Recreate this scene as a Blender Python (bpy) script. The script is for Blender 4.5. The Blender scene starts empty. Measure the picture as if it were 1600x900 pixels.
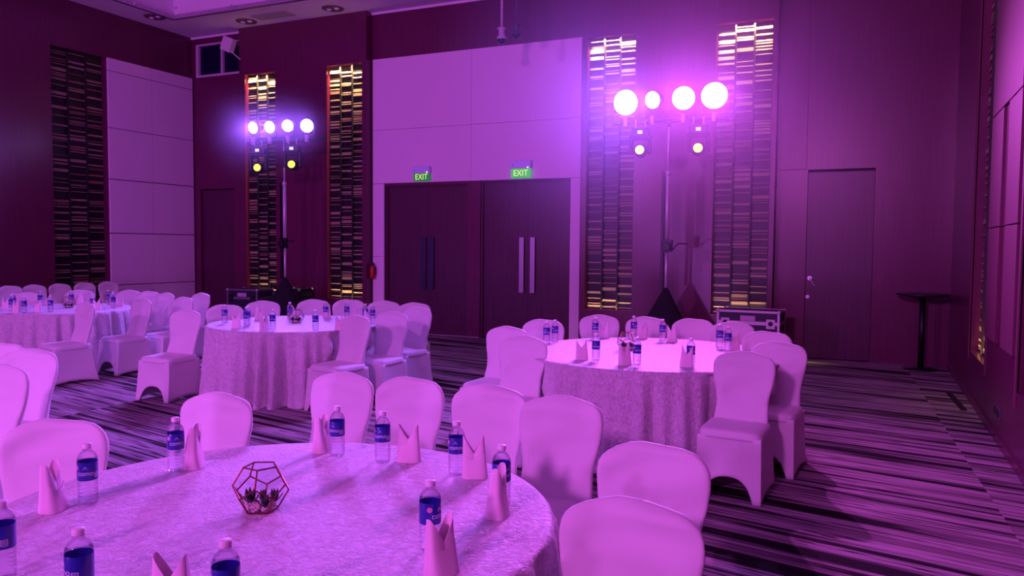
import bpy, bmesh, math, random
from mathutils import Vector, Matrix, noise
C = bpy.context.scene.collection
R = math.radians
PI = math.pi
rnd = random.Random(7)

# ------------------------------------------------------------------ camera, world, lights, exposure
CAM_H = 1.66
cd = bpy.data.cameras.new('camera')
cam = bpy.data.objects.new('camera', cd); C.objects.link(cam)
cd.sensor_width = 36.0
cd.lens = 1224.57 / 1600 * 36.0
cd.clip_start = 0.05
yaw, pitch, roll = R(24.4986), R(3.0577), R(0.4786)
fwd = Vector((-math.sin(yaw) * math.cos(pitch), math.cos(yaw) * math.cos(pitch), -math.sin(pitch)))
rgt = Vector((math.cos(yaw), math.sin(yaw), 0)); upv = rgt.cross(fwd)
r2 = rgt * math.cos(roll) + upv * math.sin(roll); u2 = upv * math.cos(roll) - rgt * math.sin(roll)
cam.matrix_world = Matrix(((r2.x, u2.x, -fwd.x, 0), (r2.y, u2.y, -fwd.y, 0), (r2.z, u2.z, -fwd.z, CAM_H), (0, 0, 0, 1)))
bpy.context.scene.camera = cam

w = bpy.data.worlds.new('hall_ambience'); bpy.context.scene.world = w
w.use_nodes = True
w.node_tree.nodes['Background'].inputs[0].default_value = (0.62, 0.12, 0.80, 1)
w.node_tree.nodes['Background'].inputs[1].default_value = 0.30
vs = bpy.context.scene.view_settings
vs.view_transform = 'Standard'; vs.look = 'None'; vs.gamma = 1.0; vs.exposure = 0.0
vs.use_curve_mapping = False
bpy.context.scene.display_settings.display_device = 'sRGB'


def spot(name, loc, target, power, color, angle=100, blend=0.6, radius=0.08):
    l = bpy.data.lights.new(name, 'SPOT'); l.energy = power; l.color = color
    l.spot_size = R(angle); l.spot_blend = blend; l.shadow_soft_size = radius
    o = bpy.data.objects.new(name, l); C.objects.link(o)
    o.location = loc
    o.rotation_euler = (Vector(target) - Vector(loc)).to_track_quat('-Z', 'Y').to_euler()
    return o


VIOLET, MAGENTA, PINK = (0.36, 0.12, 1.0), (0.85, 0.11, 1.0), (0.80, 0.13, 1.0)
# stage wash lamps on the stage side of the hall, behind the viewer
spot('stage_wash_lamp', (-2.0, -6.5, 4.6), (-3.5, 8.0, 0.6), 2050, (0.80, 0.13, 0.86), 100, 0.8, 0.35)
spot('stage_wash_lamp', (-9.5, -6.5, 4.6), (-6.5, 9.0, 0.6), 1850, (0.70, 0.13, 0.93), 100, 0.8, 0.35)
spot('ceiling_fill', (-6.0, -5.0, .5), (-7.0, 8.0, 6.2), 1100, (0.58, 0.12, 0.90), 110, 0.9, 0.3)  # unseen fill lamp, added to brighten the ceiling and upper walls
POW_R, POW_L = 1500, 720


# ------------------------------------------------------------------ materials
def new_mat(name):
    m = bpy.data.materials.new(name); m.use_nodes = True
    nt = m.node_tree
    return m, nt, nt.nodes['Principled BSDF']


def simple(name, col, rough=0.5, metal=0.0, bump=None, coat=0.0, spec=None, sheen=0.0, emit=None, estr=0):
    m, nt, b = new_mat(name)
    b.inputs['Base Color'].default_value = (*col, 1)
    b.inputs['Roughness'].default_value = rough; b.inputs['Metallic'].default_value = metal
    b.inputs['Coat Weight'].default_value = coat; b.inputs['Sheen Weight'].default_value = sheen
    if spec is not None: b.inputs['Specular IOR Level'].default_value = spec
    if emit:
        b.inputs['Emission Color'].default_value = (*emit, 1); b.inputs['Emission Strength'].default_value = estr
    if bump:
        sc, st, dist = bump
        tc = nt.nodes.new('ShaderNodeTexCoord'); n = nt.nodes.new('ShaderNodeTexNoise')
        n.inputs['Scale'].default_value = sc; n.inputs['Detail'].default_value = 4
        bp = nt.nodes.new('ShaderNodeBump'); bp.inputs['Strength'].default_value = st; bp.inputs['Distance'].default_value = dist
        nt.links.new(tc.outputs['Object'], n.inputs['Vector']); nt.links.new(n.outputs['Fac'], bp.inputs['Height'])
        nt.links.new(bp.outputs['Normal'], b.inputs['Normal'])
    return m


def wood_mat(name, c1, c2, rough=0.3, coat=0.25, sx=60, sz=1.2):
    m, nt, b = new_mat(name)
    g = nt.nodes.new('ShaderNodeNewGeometry'); mp = nt.nodes.new('ShaderNodeMapping')
    mp.inputs['Scale'].default_value = (sx, sx, sz)
    n = nt.nodes.new('ShaderNodeTexNoise'); n.inputs['Scale'].default_value = 1; n.inputs['Detail'].default_value = 5
    n.inputs['Roughness'].default_value = 0.6
    cr = nt.nodes.new('ShaderNodeValToRGB')
    cr.color_ramp.elements[0].position = 0.3; cr.color_ramp.elements[0].color = (*c1, 1)
    cr.color_ramp.elements[1].position = 0.7; cr.color_ramp.elements[1].color = (*c2, 1)
    nt.links.new(g.outputs['Position'], mp.inputs['Vector']); nt.links.new(mp.outputs['Vector'], n.inputs['Vector'])
    nt.links.new(n.outputs['Fac'], cr.inputs['Fac']); nt.links.new(cr.outputs['Color'], b.inputs['Base Color'])
    bp = nt.nodes.new('ShaderNodeBump'); bp.inputs['Strength'].default_value = 0.08; bp.inputs['Distance'].default_value = 0.003
    nt.links.new(n.outputs['Fac'], bp.inputs['Height']); nt.links.new(bp.outputs['Normal'], b.inputs['Normal'])
    b.inputs['Roughness'].default_value = rough; b.inputs['Coat Weight'].default_value = coat
    b.inputs['Coat Roughness'].default_value = 0.25
    return m


def carpet_mat():
    m, nt, b = new_mat('striped_carpet')
    N, L = nt.nodes.new, nt.links.new
    g = N('ShaderNodeNewGeometry'); sep = N('ShaderNodeSeparateXYZ'); L(g.outputs['Position'], sep.inputs[0])

    def math_(op, a, bb=None, c=None):
        k = N('ShaderNodeMath'); k.operation = op
        for i, v in enumerate((a, bb, c)):
            if v is None: continue
            if isinstance(v, (int, float)): k.inputs[i].default_value = v
            else: L(v, k.inputs[i])
        return k.outputs[0]
    x, y = sep.outputs[0], sep.outputs[1]
    col = math_('FLOOR', math_('DIVIDE', math_('ADD', math_('MULTIPLY', y, 0.045), math_('ADD', x, 37.94)), 3.9))
    wn = N('ShaderNodeTexWhiteNoise'); wn.noise_dimensions = '1D'; L(col, wn.inputs['W'])
    v = math_('ADD', math_('MULTIPLY', y, 0.981), math_('MULTIPLY', x, 0.195))
    v = math_('ADD', v, math_('MULTIPLY', wn.outputs['Value'], 17.0))
    u = math_('SUBTRACT', math_('MULTIPLY', x, 0.981), math_('MULTIPLY', y, 0.195))
    cv = N('ShaderNodeCombineXYZ'); L(math_('MULTIPLY', v, 9.0), cv.inputs[0]); L(math_('MULTIPLY', u, 0.28), cv.inputs[1])
    n1 = N('ShaderNodeTexNoise'); n1.noise_dimensions = '2D'; n1.inputs['Scale'].default_value = 1.0
    n1.inputs['Detail'].default_value = 3.5; n1.inputs['Roughness'].default_value = 0.62
    L(cv.outputs[0], n1.inputs['Vector'])
    cr = N('ShaderNodeValToRGB'); e = cr.color_ramp.elements
    cr.color_ramp.interpolation = 'LINEAR'
    e[0].position = 0.0; e[0].color = (0.012, 0.010, 0.014, 1)
    e[1].position = 1.0; e[1].color = (0.50, 0.42, 0.46, 1)
    for p, c in ((0.40, (0.02, 0.016, 0.02)), (0.425, (0.19, 0.14, 0.165)), (0.50, (0.29, 0.22, 0.25)), (0.515, (0.46, 0.37, 0.41)), (0.60, (0.56, 0.46, 0.50)), (0.615, (0.06, 0.045, 0.055)), (0.635, (0.06, 0.045, 0.055)), (0.65, (0.58, 0.47, 0.52))):
        q = e.new(p); q.color = (*c, 1)
    L(n1.outputs['Fac'], cr.inputs['Fac'])
    n2 = N('ShaderNodeTexNoise'); n2.inputs['Scale'].default_value = 260; n2.inputs['Detail'].default_value = 2
    L(g.outputs['Position'], n2.inputs['Vector'])
    mx = N('ShaderNodeMixRGB'); mx.blend_type = 'MULTIPLY'; mx.inputs['Fac'].default_value = 0.45
    L(cr.outputs['Color'], mx.inputs['Color1']); L(n2.outputs['Fac'], mx.inputs['Color2'])
    L(mx.outputs['Color'], b.inputs['Base Color'])
    bp = N('ShaderNodeBump'); bp.inputs['Strength'].default_value = 0.5; bp.inputs['Distance'].default_value = 0.004
    L(n2.outputs['Fac'], bp.inputs['Height']); L(bp.outputs['Normal'], b.inputs['Normal'])
    b.inputs['Roughness'].default_value = 0.95; b.inputs['Specular IOR Level'].default_value = 0.1
    return m


def cloth_mat():
    m, nt, b = new_mat('crushed_satin_cloth')
    N, L = nt.nodes.new, nt.links.new
    g = N('ShaderNodeNewGeometry')
    n = N('ShaderNodeTexNoise'); n.inputs['Scale'].default_value = 30; n.inputs['Detail'].default_value = 6
    n.inputs['Roughness'].default_value = 0.6; n.inputs['Distortion'].default_value = 1.6
    L(g.outputs['Position'], n.inputs['Vector'])
    bp = N('ShaderNodeBump'); bp.inputs['Strength'].default_value = 1.0; bp.inputs['Distance'].default_value = 0.022
    L(n.outputs['Fac'], bp.inputs['Height']); L(bp.outputs['Normal'], b.inputs['Normal'])
    n3 = N('ShaderNodeTexNoise'); n3.inputs['Scale'].default_value = 22; n3.inputs['Detail'].default_value = 6; n3.inputs['Distortion'].default_value = 2.5
    L(g.outputs['Position'], n3.inputs['Vector'])
    cr = N('ShaderNodeValToRGB'); e = cr.color_ramp.elements
    e[0].position = .34; e[0].color = (0.66, 0.58, 0.64, 1); e[1].position = .62; e[1].color = (0.80, 0.72, 0.78, 1)
    L(n3.outputs['Fac'], cr.inputs['Fac']); L(cr.outputs['Color'], b.inputs['Base Color'])
    b.inputs['Roughness'].default_value = 0.5; b.inputs['Specular IOR Level'].default_value = 0.5
    b.inputs['Sheen Weight'].default_value = 0.25
    return m


def clear_mat(name, tint, mixf, ior):
    m = bpy.data.materials.new(name); m.use_nodes = True
    nt = m.node_tree; nt.nodes.clear()
    o = nt.nodes.new('ShaderNodeOutputMaterial'); t = nt.nodes.new('ShaderNodeBsdfTransparent')
    t.inputs[0].default_value = (*tint, 1)
    g = nt.nodes.new('ShaderNodeBsdfGlass'); g.inputs['IOR'].default_value = ior; g.inputs['Roughness'].default_value = 0.03
    g.inputs['Color'].default_value = (0.97, 0.95, 1, 1)
    mx = nt.nodes.new('ShaderNodeMixShader'); mx.inputs[0].default_value = mixf
    nt.links.new(t.outputs[0], mx.inputs[1]); nt.links.new(g.outputs[0], mx.inputs[2]); nt.links.new(mx.outputs[0], o.inputs[0])
    return m


def emit_mat(name, col, strength):
    m = bpy.data.materials.new(name); m.use_nodes = True
    nt = m.node_tree; nt.nodes.clear()
    o = nt.nodes.new('ShaderNodeOutputMaterial'); e = nt.nodes.new('ShaderNodeEmission')
    e.inputs[0].default_value = (*col, 1); e.inputs[1].default_value = strength
    nt.links.new(e.outputs[0], o.inputs[0])
    return m


def haze_mat(name, dens, col=(0.78, 0.72, 1.0), aniso=0.3):
    m = bpy.data.materials.new(name); m.use_nodes = True
    nt = m.node_tree; nt.nodes.clear(); N, L = nt.nodes.new, nt.links.new
    o = N('ShaderNodeOutputMaterial'); v = N('ShaderNodeVolumeScatter')
    v.inputs['Color'].default_value = (*col, 1); v.inputs['Anisotropy'].default_value = aniso
    tc = N('ShaderNodeTexCoord'); gr = N('ShaderNodeTexGradient'); gr.gradient_type = 'SPHERICAL'
    L(tc.outputs['Object'], gr.inputs['Vector'])
    ns = N('ShaderNodeTexNoise'); ns.inputs['Scale'].default_value = 2.2; ns.inputs['Detail'].default_value = 3
    L(tc.outputs['Object'], ns.inputs['Vector'])
    a = N('ShaderNodeMath'); a.operation = 'MULTIPLY'; L(gr.outputs['Fac'], a.inputs[0]); L(ns.outputs['Fac'], a.inputs[1])
    k = N('ShaderNodeMath'); k.operation = 'MULTIPLY'; k.inputs[1].default_value = dens * 2
    L(a.outputs[0], k.inputs[0]); L(k.outputs[0], v.inputs['Density']); L(v.outputs[0], o.inputs['Volume'])
    return m


WOOD = wood_mat('mahogany_veneer', (0.085, 0.008, 0.045), (0.14, 0.014, 0.072), coat=0.12)
DOORWOOD = wood_mat('door_veneer', (0.055, 0.008, 0.034), (0.09, 0.013, 0.055), rough=0.35, coat=0.12, sx=42)
WOOD_R = wood_mat('red_panel_veneer', (0.12, 0.016, 0.055), (0.16, 0.024, 0.08), rough=0.62, coat=0.0)
FABRIC = simple('cream_wall_fabric', (0.80, 0.64, 0.80), 0.85, bump=(300, 0.15, 0.001))
PLASTER = simple('ceiling_paint', (0.80, 0.70, 0.82), 0.8)
CARPET = carpet_mat(); CLOTH = cloth_mat()
SPANDEX = simple('white_spandex', (0.72, 0.66, 0.70), 0.62, bump=(9, 0.10, 0.012), sheen=0.25)
NAPKIN = simple('pink_white_napkin', (0.84, 0.66, 0.74), 0.8, bump=(90, 0.12, 0.001))
BLACK = simple('matt_black', (0.012, 0.012, 0.016), 0.5)
BLACKCLOTH = simple('black_stretch_cloth', (0.010, 0.008, 0.016), 0.9)
DARKMETAL = simple('dark_metal', (0.03, 0.03, 0.035), 0.4, 0.8)
STEEL = simple('brushed_steel', (0.72, 0.68, 0.73), 0.35, 0.45)
ALU = simple('aluminium_trim', (0.64, 0.58, 0.66), 0.42, 0.35)
WHITEPLASTIC = simple('white_plastic', (0.80, 0.76, 0.82), 0.45)
CASEPLY = simple('case_laminate', (0.015, 0.015, 0.04), 0.45, bump=(160, 0.1, 0.001))
NAVYGLASS = simple('dark_window_glass', (0.004, 0.005, 0.03), 0.08, coat=0.3)
RED = simple('red_enamel', (0.45, 0.01, 0.03), 0.35)
BRONZE = simple('rose_bronze', (0.28, 0.05, 0.05), 0.35, 0.8)
LEAF = simple('succulent_leaf', (0.04, 0.06, 0.05), 0.5)
PEBBLE = simple('pale_pebbles', (0.70, 0.55, 0.52), 0.7)
SLAT = simple('champagne_slat', (0.30, 0.21, 0.16), 0.45)
SLATRED = simple('copper_slat', (0.24, 0.11, 0.09), 0.45)
NICHE = simple('niche_backing', (0.008, 0.005, 0.010), 0.4)
LABEL = simple('blue_label', (0.016, 0.022, 0.30), 0.3, coat=0.4)
LETTER = simple('label_print', (0.78, 0.76, 0.86), 0.5)
EMBLEM = simple('pink_emblem', (0.75, 0.25, 0.42), 0.5)
CAPM = simple('white_cap', (0.82, 0.74, 0.80), 0.45)
PET = clear_mat('clear_bottle', (0.93, 0.90, 0.96), 0.42, 1.33)
PANE = clear_mat('thin_pane', (0.95, 0.95, 0.97), 0.10, 1.1)
GREEN = simple('exit_green', (0.01, 0.22, 0.06), 0.4, emit=(0.01, 0.35, 0.05), estr=0.45)
GREEN2 = simple('exit_green_lit', (0.02, 0.35, 0.05), 0.4, emit=(0.03, 0.55, 0.03), estr=0.75)
EXITTXT = emit_mat('exit_letter_glow', (0.85, 0.95, 0.28), 1.0)
LED_W = emit_mat('indicator_white', (0.9, 0.9, 1), 2.0)
LENS_V = emit_mat('par_lens_violet', (0.50, 0.30, 1.0), 34)
LENS_M = emit_mat('par_lens_magenta', (1.0, 0.34, 0.95), 30)
LENS_Y = emit_mat('beam_lens_yellow', (1.0, 0.85, 0.10), 1.6)
WARM = emit_mat('warm_strip', (1.0, 0.62, 0.22), 6)


# ------------------------------------------------------------------ mesh helpers
def box(bm, x0, x1, y0, y1, z0, z1):
    v = [bm.verts.new(p) for p in ((x0, y0, z0), (x1, y0, z0), (x1, y1, z0), (x0, y1, z0), (x0, y0, z1), (x1, y0, z1), (x1, y1, z1), (x0, y1, z1))]
    for f in ((3, 2, 1, 0), (4, 5, 6, 7), (0, 1, 5, 4), (1, 2, 6, 5), (2, 3, 7, 6), (3, 0, 4, 7)): bm.faces.new([v[i] for i in f])
    return v


def lathe(bm, prof, seg=20, cap=True, center=(0, 0)):
    rings = []
    for r, z in prof:
        rings.append([bm.verts.new((center[0] + r * math.cos(2 * PI * i / seg), center[1] + r * math.sin(2 * PI * i / seg), z)) for i in range(seg)])
    for a, b in zip(rings, rings[1:]):
        for i in range(seg): bm.faces.new((a[i], a[(i + 1) % seg], b[(i + 1) % seg], b[i]))
    if cap:
        bm.faces.new(list(reversed(rings[0]))); bm.faces.new(rings[-1])
    return rings


def tube(bm, p0, p1, r, seg=8, r1=None):
    p0, p1 = Vector(p0), Vector(p1); d = (p1 - p0).normalized()
    a = d.orthogonal().normalized(); b = d.cross(a); r1 = r if r1 is None else r1
    R0 = [bm.verts.new(p0 + (a * math.cos(2 * PI * i / seg) + b * math.sin(2 * PI * i / seg)) * r) for i in range(seg)]
    R1 = [bm.verts.new(p1 + (a * math.cos(2 * PI * i / seg) + b * math.sin(2 * PI * i / seg)) * r1) for i in range(seg)]
    for i in range(seg): bm.faces.new((R0[i], R0[(i + 1) % seg], R1[(i + 1) % seg], R1[i]))
    bm.faces.new(list(reversed(R0))); bm.faces.new(R1)


def path_tube(bm, pts, r, seg=8):
    for a, b in zip(pts, pts[1:]): tube(bm, a, b, r, seg)


def mesh_of(name, bm, mat, smooth=False):
    bmesh.ops.recalc_face_normals(bm, faces=bm.faces)
    me = bpy.data.meshes.new(name); bm.to_mesh(me); bm.free()
    if mat: me.materials.append(mat)
    if smooth:
        for p in me.polygons: p.use_smooth = True
    return me


def put(name, me, parent=None, loc=(0, 0, 0), rot=(0, 0, 0), scale=(1, 1, 1)):
    o = bpy.data.objects.new(name, me); C.objects.link(o)
    o.location = loc; o.rotation_euler = rot; o.scale = scale
    if parent: o.parent = parent
    return o


def obj(name, bm, mat, parent=None, smooth=False, bevel=0, **k):
    o = put(name, mesh_of(name, bm, mat, smooth), parent, **k)
    if bevel:
        md = o.modifiers.new('bevel', 'BEVEL'); md.width = bevel; md.segments = 2; md.limit_method = 'ANGLE'
    return o


def bx(name, x0, x1, y0, y1, z0, z1, mat, parent=None, bevel=0, **k):
    bm = bmesh.new(); box(bm, x0, x1, y0, y1, z0, z1)
    return obj(name, bm, mat, parent, bevel=bevel, **k)


def thing(name, label, cat, loc=(0, 0, 0), rz=0, group=None):
    o = bpy.data.objects.new(name, None); C.objects.link(o)
    o.location = loc; o.rotation_euler = (0, 0, rz); o.empty_display_size = 0.1
    return tag(o, label, cat, group)


def tag(o, label, cat, group=None):
    o['label'] = label; o['category'] = cat
    if group: o['group'] = group
    return o


def struct(o, label=None):
    o['kind'] = 'structure'
    if label: o['label'] = label
    return o


def text_mesh(txt, size, depth=0.0, align='CENTER'):
    cu = bpy.data.curves.new('text', 'FONT'); cu.body = txt; cu.size = size; cu.extrude = depth
    cu.align_x = align; cu.align_y = 'CENTER'; cu.resolution_u = 3
    o = bpy.data.objects.new('text', cu); C.objects.link(o)
    dg = bpy.context.evaluated_depsgraph_get(); dg.update()
    me = bpy.data.meshes.new_from_object(o.evaluated_get(dg))
    bpy.data.objects.remove(o); bpy.data.curves.remove(cu)
    return me


def holed(bm, u0, u1, z0, z1, holes, P, back=True):
    """rectangular face u0..u1 x z0..z1 with recessed rectangular niches; P(u, z, d) gives the point d deep behind the face"""
    us = sorted({u0, u1, *[h[0] for h in holes], *[h[1] for h in holes]})
    zs = sorted({z0, z1, *[h[2] for h in holes], *[h[3] for h in holes]})
    q = lambda *pts: bm.faces.new([bm.verts.new(p) for p in pts])
    for a, b in zip(us, us[1:]):
        for c, d in zip(zs, zs[1:]):
            if any(h[0] <= a and b <= h[1] and h[2] <= c and d <= h[3] for h in holes): continue
            q(P(a, c, 0), P(b, c, 0), P(b, d, 0), P(a, d, 0))
    for a, b, c, d, dep in holes:
        if dep <= 0: continue
        q(P(a, c, 0), P(a, c, dep), P(a, d, dep), P(a, d, 0)); q(P(b, c, 0), P(b, c, dep), P(b, d, dep), P(b, d, 0))
        q(P(a, c, 0), P(b, c, 0), P(b, c, dep), P(a, c, dep)); q(P(a, d, 0), P(b, d, 0), P(b, d, dep), P(a, d, dep))
        if back: q(P(a, c, dep), P(b, c, dep), P(b, d, dep), P(a, d, dep))


# ------------------------------------------------------------------ the setting
YW, YB, XL, XR, ZC = 12.60, 12.40, -13.30, 1.05, 6.03
YF = -8.0
struct(bx('floor', XL - 0.3, XR + 0.3, YF, YW + 0.6, -0.1, 0, CARPET))

# ceiling: flat border ring round a raised field
bm = bmesh.new()
RX0, RX1, RY1 = -12.43, -0.6, 11.34
box(bm, XL - .3, RX0, YF, YW + .6, ZC, ZC + .12)
box(bm, RX1, XR + .3, YF, YW + .6, ZC, ZC + .12)
box(bm, RX0, RX1, RY1, YW + .6, ZC, ZC + .12)
box(bm, RX0 - .1, RX1 + .1, YF, RY1 + .1, ZC + .55, ZC + .6)
box(bm, RX0 - .02, RX0, YF, RY1, ZC + .12, ZC + .55); box(bm, RX1, RX1 + .02, YF, RY1, ZC + .12, ZC + .55)
box(bm, RX0, RX1, RY1, RY1 + .02, ZC + .12, ZC + .55)
ceiling = struct(obj('ceiling', bm, PLASTER))
bm = bmesh.new()
box(bm, RX0, RX0 + .06, YF, RY1, ZC - .05, ZC + .03); box(bm, RX0 + .06, RX1, RY1 - .06, RY1, ZC - .05, ZC + .03)
obj('recess_rim', bm, simple('dark_rim', (0.12, 0.06, 0.10), 0.5), ceiling)
bm = bmesh.new()
for k in range(420):
    t = k / 420
    for (x, y) in ((RX0 + .10, RY1 - t * 9), (RX0 + .10 + t * 8.5, RY1 - .10)):
        z1 = ZC + .02; ln = .05
        tube(bm, (x, y, z1 - ln - .03), (x, y, z1), .006, 4)
o = obj('bead_fringe', bm, simple('crystal_beads', (0.75, 0.6, 0.8), 0.15, 0.3), ceiling); o['kind'] = 'stuff'
bx('cornice', XL, XR, YW - .03, YW, ZC - .04, ZC, PLASTER, ceiling)
struct(bx('trim_7', -10.95, -10.1, 11.80, 12.12, ZC - .012, ZC, simple('vent_grey', (0.42, .36, .42), .7)), 'flat ceiling access panel')

# back wall
wall_back = bpy.data.objects.new('wall_back', None); C.objects.link(wall_back); struct(wall_back)
bm = bmesh.new()
PB = lambda u, z, d: (u, YW + d, z)
holed(bm, -8.75, -4.40, 0, 2.82, [(-8.40, -6.64, 0, 2.78, .12), (-6.38, -4.65, 0, 2.82, .12)], PB, back=False)
obj('door_surround', bm, WOOD, wall_back)
bm = bmesh.new()
holed(bm, XL, -8.75, 0, ZC, [(-13.11, -12.17, 0, 2.82, .10), (-13.17, -11.70, 5.18, 5.87, .10)], PB, back=False)
holed(bm, -8.75, -4.40, 2.82, ZC, [], PB)
holed(bm, -4.40, XR + .2, 0, ZC, [(-.88, .04, 0, 2.84, .07)], PB, back=False)
obj('veneer_face', bm, WOOD, wall_back)
bm = bmesh.new()
box(bm, XL - .3, XR + .3, YW + .13, YW + .3, 0, ZC)
obj('wall_core', bm, BLACK, wall_back)
# cream panels beside and above the double doors
for a, b, z0, z1 in ((-8.66, -6.555, 2.826, 3.824), (-6.551, -4.475, 2.826, 3.824), (-8.66, -6.555, 3.829, 5.155), (-6.551, -4.475, 3.829, 5.155), (-8.66, -8.41, 0.02, 1.44), (-8.66, -8.41, 1.445, 2.82), (-4.65, -4.475, 0.02, 2.82)):
    bx('fabric_panel', a, b, YW - .035, YW - .001, z0, z1, FABRIC, wall_back, bevel=.002)
bx('seam_batten', -1.30, -.90, YW - .006, YW, 2.845, 2.853, BLACK, wall_back)
bx('seam_batten', -.906, -.90, YW - .006, YW, 2.85, ZC, BLACK, wall_back)


def screen(parent, P, u0, u1, z0, z1, seed, lit, low=.035):
    """slatted screen: dark backing, two mullions, three columns of slats of many heights; a warm strip behind the top and bottom lip"""
    rr = random.Random(seed)
    W = u1 - u0; cw = (W - .10) / 3
    bm = bmesh.new(); q = [bm.verts.new(P(u, z, d)) for (u, z, d) in ((u0, z0, .118), (u1, z0, .118), (u1, z1, .118), (u0, z1, .118))]
    bm.faces.new(q)
    s = obj('slat_screen', bm, NICHE, parent)
    # slat mesh of unit height, shared
    def pbox(bm, a, b, c, d, f, g):
        v = [bm.verts.new(P(*p)) for p in ((a, c, f), (b, c, f), (b, d, f), (a, d, f), (a, c, g), (b, c, g), (b, d, g), (a, d, g))]
        for k in ((0, 1, 2, 3), (4, 5, 6, 7), (0, 1, 5, 4), (1, 2, 6, 5), (2, 3, 7, 6), (3, 0, 4, 7)): bm.faces.new([v[i] for i in k])
    for k in (1, 2):
        bm = bmesh.new(); c = u0 + .02 + k * (cw + .03) - .015
        pbox(bm, c - .012, c + .012, z0, z1, .060, .116); obj('mullion', bm, BLACK, s)
    cache = {}
    for k in range(3):
        a = u0 + .02 + k * (cw + .03)
        hs = [rr.choice((.011, .011, .015, .02, .02, .028, .036, .052)) for _ in range(48)]
        gs = [rr.choice((.014, .022, .045, .06, .085, .11)) for _ in range(48)]
        gf = (z1 - z0 - .06 - sum(hs)) / sum(gs); z = z0 + .03
        for h, gp in zip(hs, gs):
            key = (k, h, rr.random() < .14)
            if key not in cache:
                bm = bmesh.new(); b0 = P(a, 0, 0)
                pp = lambda u, zz, d: Vector(P(u, zz, d)) - Vector(b0)
                v = [bm.verts.new(pp(*p)) for p in ((a, 0, .085), (a + cw, 0, .085), (a + cw, h, .085), (a, h, .085), (a, 0, .110), (a + cw, 0, .110), (a + cw, h, .110), (a, h, .110))]
                for f in ((0, 1, 2, 3), (4, 5, 6, 7), (0, 1, 5, 4), (1, 2, 6, 5), (2, 3, 7, 6), (3, 0, 4, 7)): bm.faces.new([v[i] for i in f])
                cache[key] = mesh_of('slat', bm, SLATRED if key[2] else SLAT)
            put('slat', cache[key], s, loc=P(a, z, 0)); z += h + gp * gf
    if lit:
        for zz, e in ((z1 - .03, lit), (z0 + .012, lit * low)):
            l = bpy.data.lights.new('screen_strip_light', 'AREA'); l.shape = 'RECTANGLE'; l.size = W - .08; l.size_y = .03
            l.energy = e; l.color = (1.0, .66, .28); l.spread = R(46)
            lo = bpy.data.objects.new('screen_strip_light', l); C.objects.link(lo)
            lo.location = P((u0 + u1) / 2, zz, .055)
            inward = (Vector(P(0, 0, 1)) - Vector(P(0, 0, 0))) * .22 + Vector((0, 0, -.97 if zz > 2 else .97))
            lo.rotation_euler = inward.to_track_quat('-Z', 'Y').to_euler()
    return s


def pilaster(name, x0, x1, screens, lit, label):
    o = bpy.data.objects.new(name, None); C.objects.link(o); struct(o, label)
    P = lambda u, z, d: (u, YB + d, z)
    bm = bmesh.new()
    holed(bm, x0, x1, 0, ZC, [(a, b, .62, 5.085, .12) for a, b in screens], P, back=False)
    for xx in (x0, x1):
        bm.faces.new([bm.verts.new(p) for p in ((xx, YB, 0), (xx, YW + .05, 0), (xx, YW + .05, ZC), (xx, YB, ZC))])
    obj('veneer_face', bm, WOOD, o)
    for i, (a, b) in enumerate(screens): screen(o, P, a, b, .62, 5.085, i * 7 + int(-x0 * 10), lit)
    return o


pilaster('trim_1', -11.80, -8.69, [(-11.66, -10.87), (-9.61, -8.79)], 62, 'mahogany pilaster block carrying the two left slatted screens')
pilaster('trim_2', -4.41, -1.33, [(-4.32, -3.51), (-2.24, -1.40)], 62, 'mahogany pilaster block carrying the two right slatted screens')


def handle_plate(parent, x, z0, z1, y, mat):
    bm = bmesh.new(); box(bm, x - .045, x + .045, y - .045, y - .03, z0, z1)
    box(bm, x - .02, x + .02, y - .03, y, z0 + .06, z0 + .1); box(bm, x - .02, x + .02, y - .03, y, z1 - .1, z1 - .06)
    return obj('door_handle', bm, mat, parent, bevel=.004)


HANDLE_D = simple('dark_handle_plate', (0.05, 0.05, 0.10), 0.35, 0.6)
HANDLE_L = simple('worn_silver_handle_plate', (0.42, 0.38, 0.48), 0.4, 0.5, bump=(30, .3, .002))
for nm, x0, x1, top, mat, hx in (('door_1', -8.36, -6.66, 2.76, HANDLE_D, (-7.58, -7.41)), ('door_2', -6.34, -4.68, 2.79, HANDLE_L, (-5.58, -5.37))):
    d = bpy.data.objects.new(nm, None); C.objects.link(d); struct(d, 'dark double door with long dark pull plates' if nm == 'door_1' else 'dark double door with long silvery pull plates')
    m = sum(hx) / 2
    for a, b in ((x0, m - .002), (m + .002, x1)):
        bm = bmesh.new(); box(bm, a, b, YW + .07, YW + .12, .012, top)
        obj('door_leaf', bm, DOORWOOD, d)
    for k, hh in enumerate(hx): handle_plate(d, hh, .84, 1.82, YW + .07, mat)
    bm = bmesh.new()
    box(bm, x0 - .04, x0, YW + .03, YW + .12, 0, top + .03); box(bm, x1, x1 + .03, YW + .03, YW + .12, 0, top + .03)
    box(bm, x0, x1, YW + .03, YW + .12, top, top + .03)
    obj('door_frame', bm, DOORWOOD, d)
bx('threshold', -8.3, -6.4, YW - .02, YW + .06, 0, .008, STEEL, wall_back)

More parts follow.
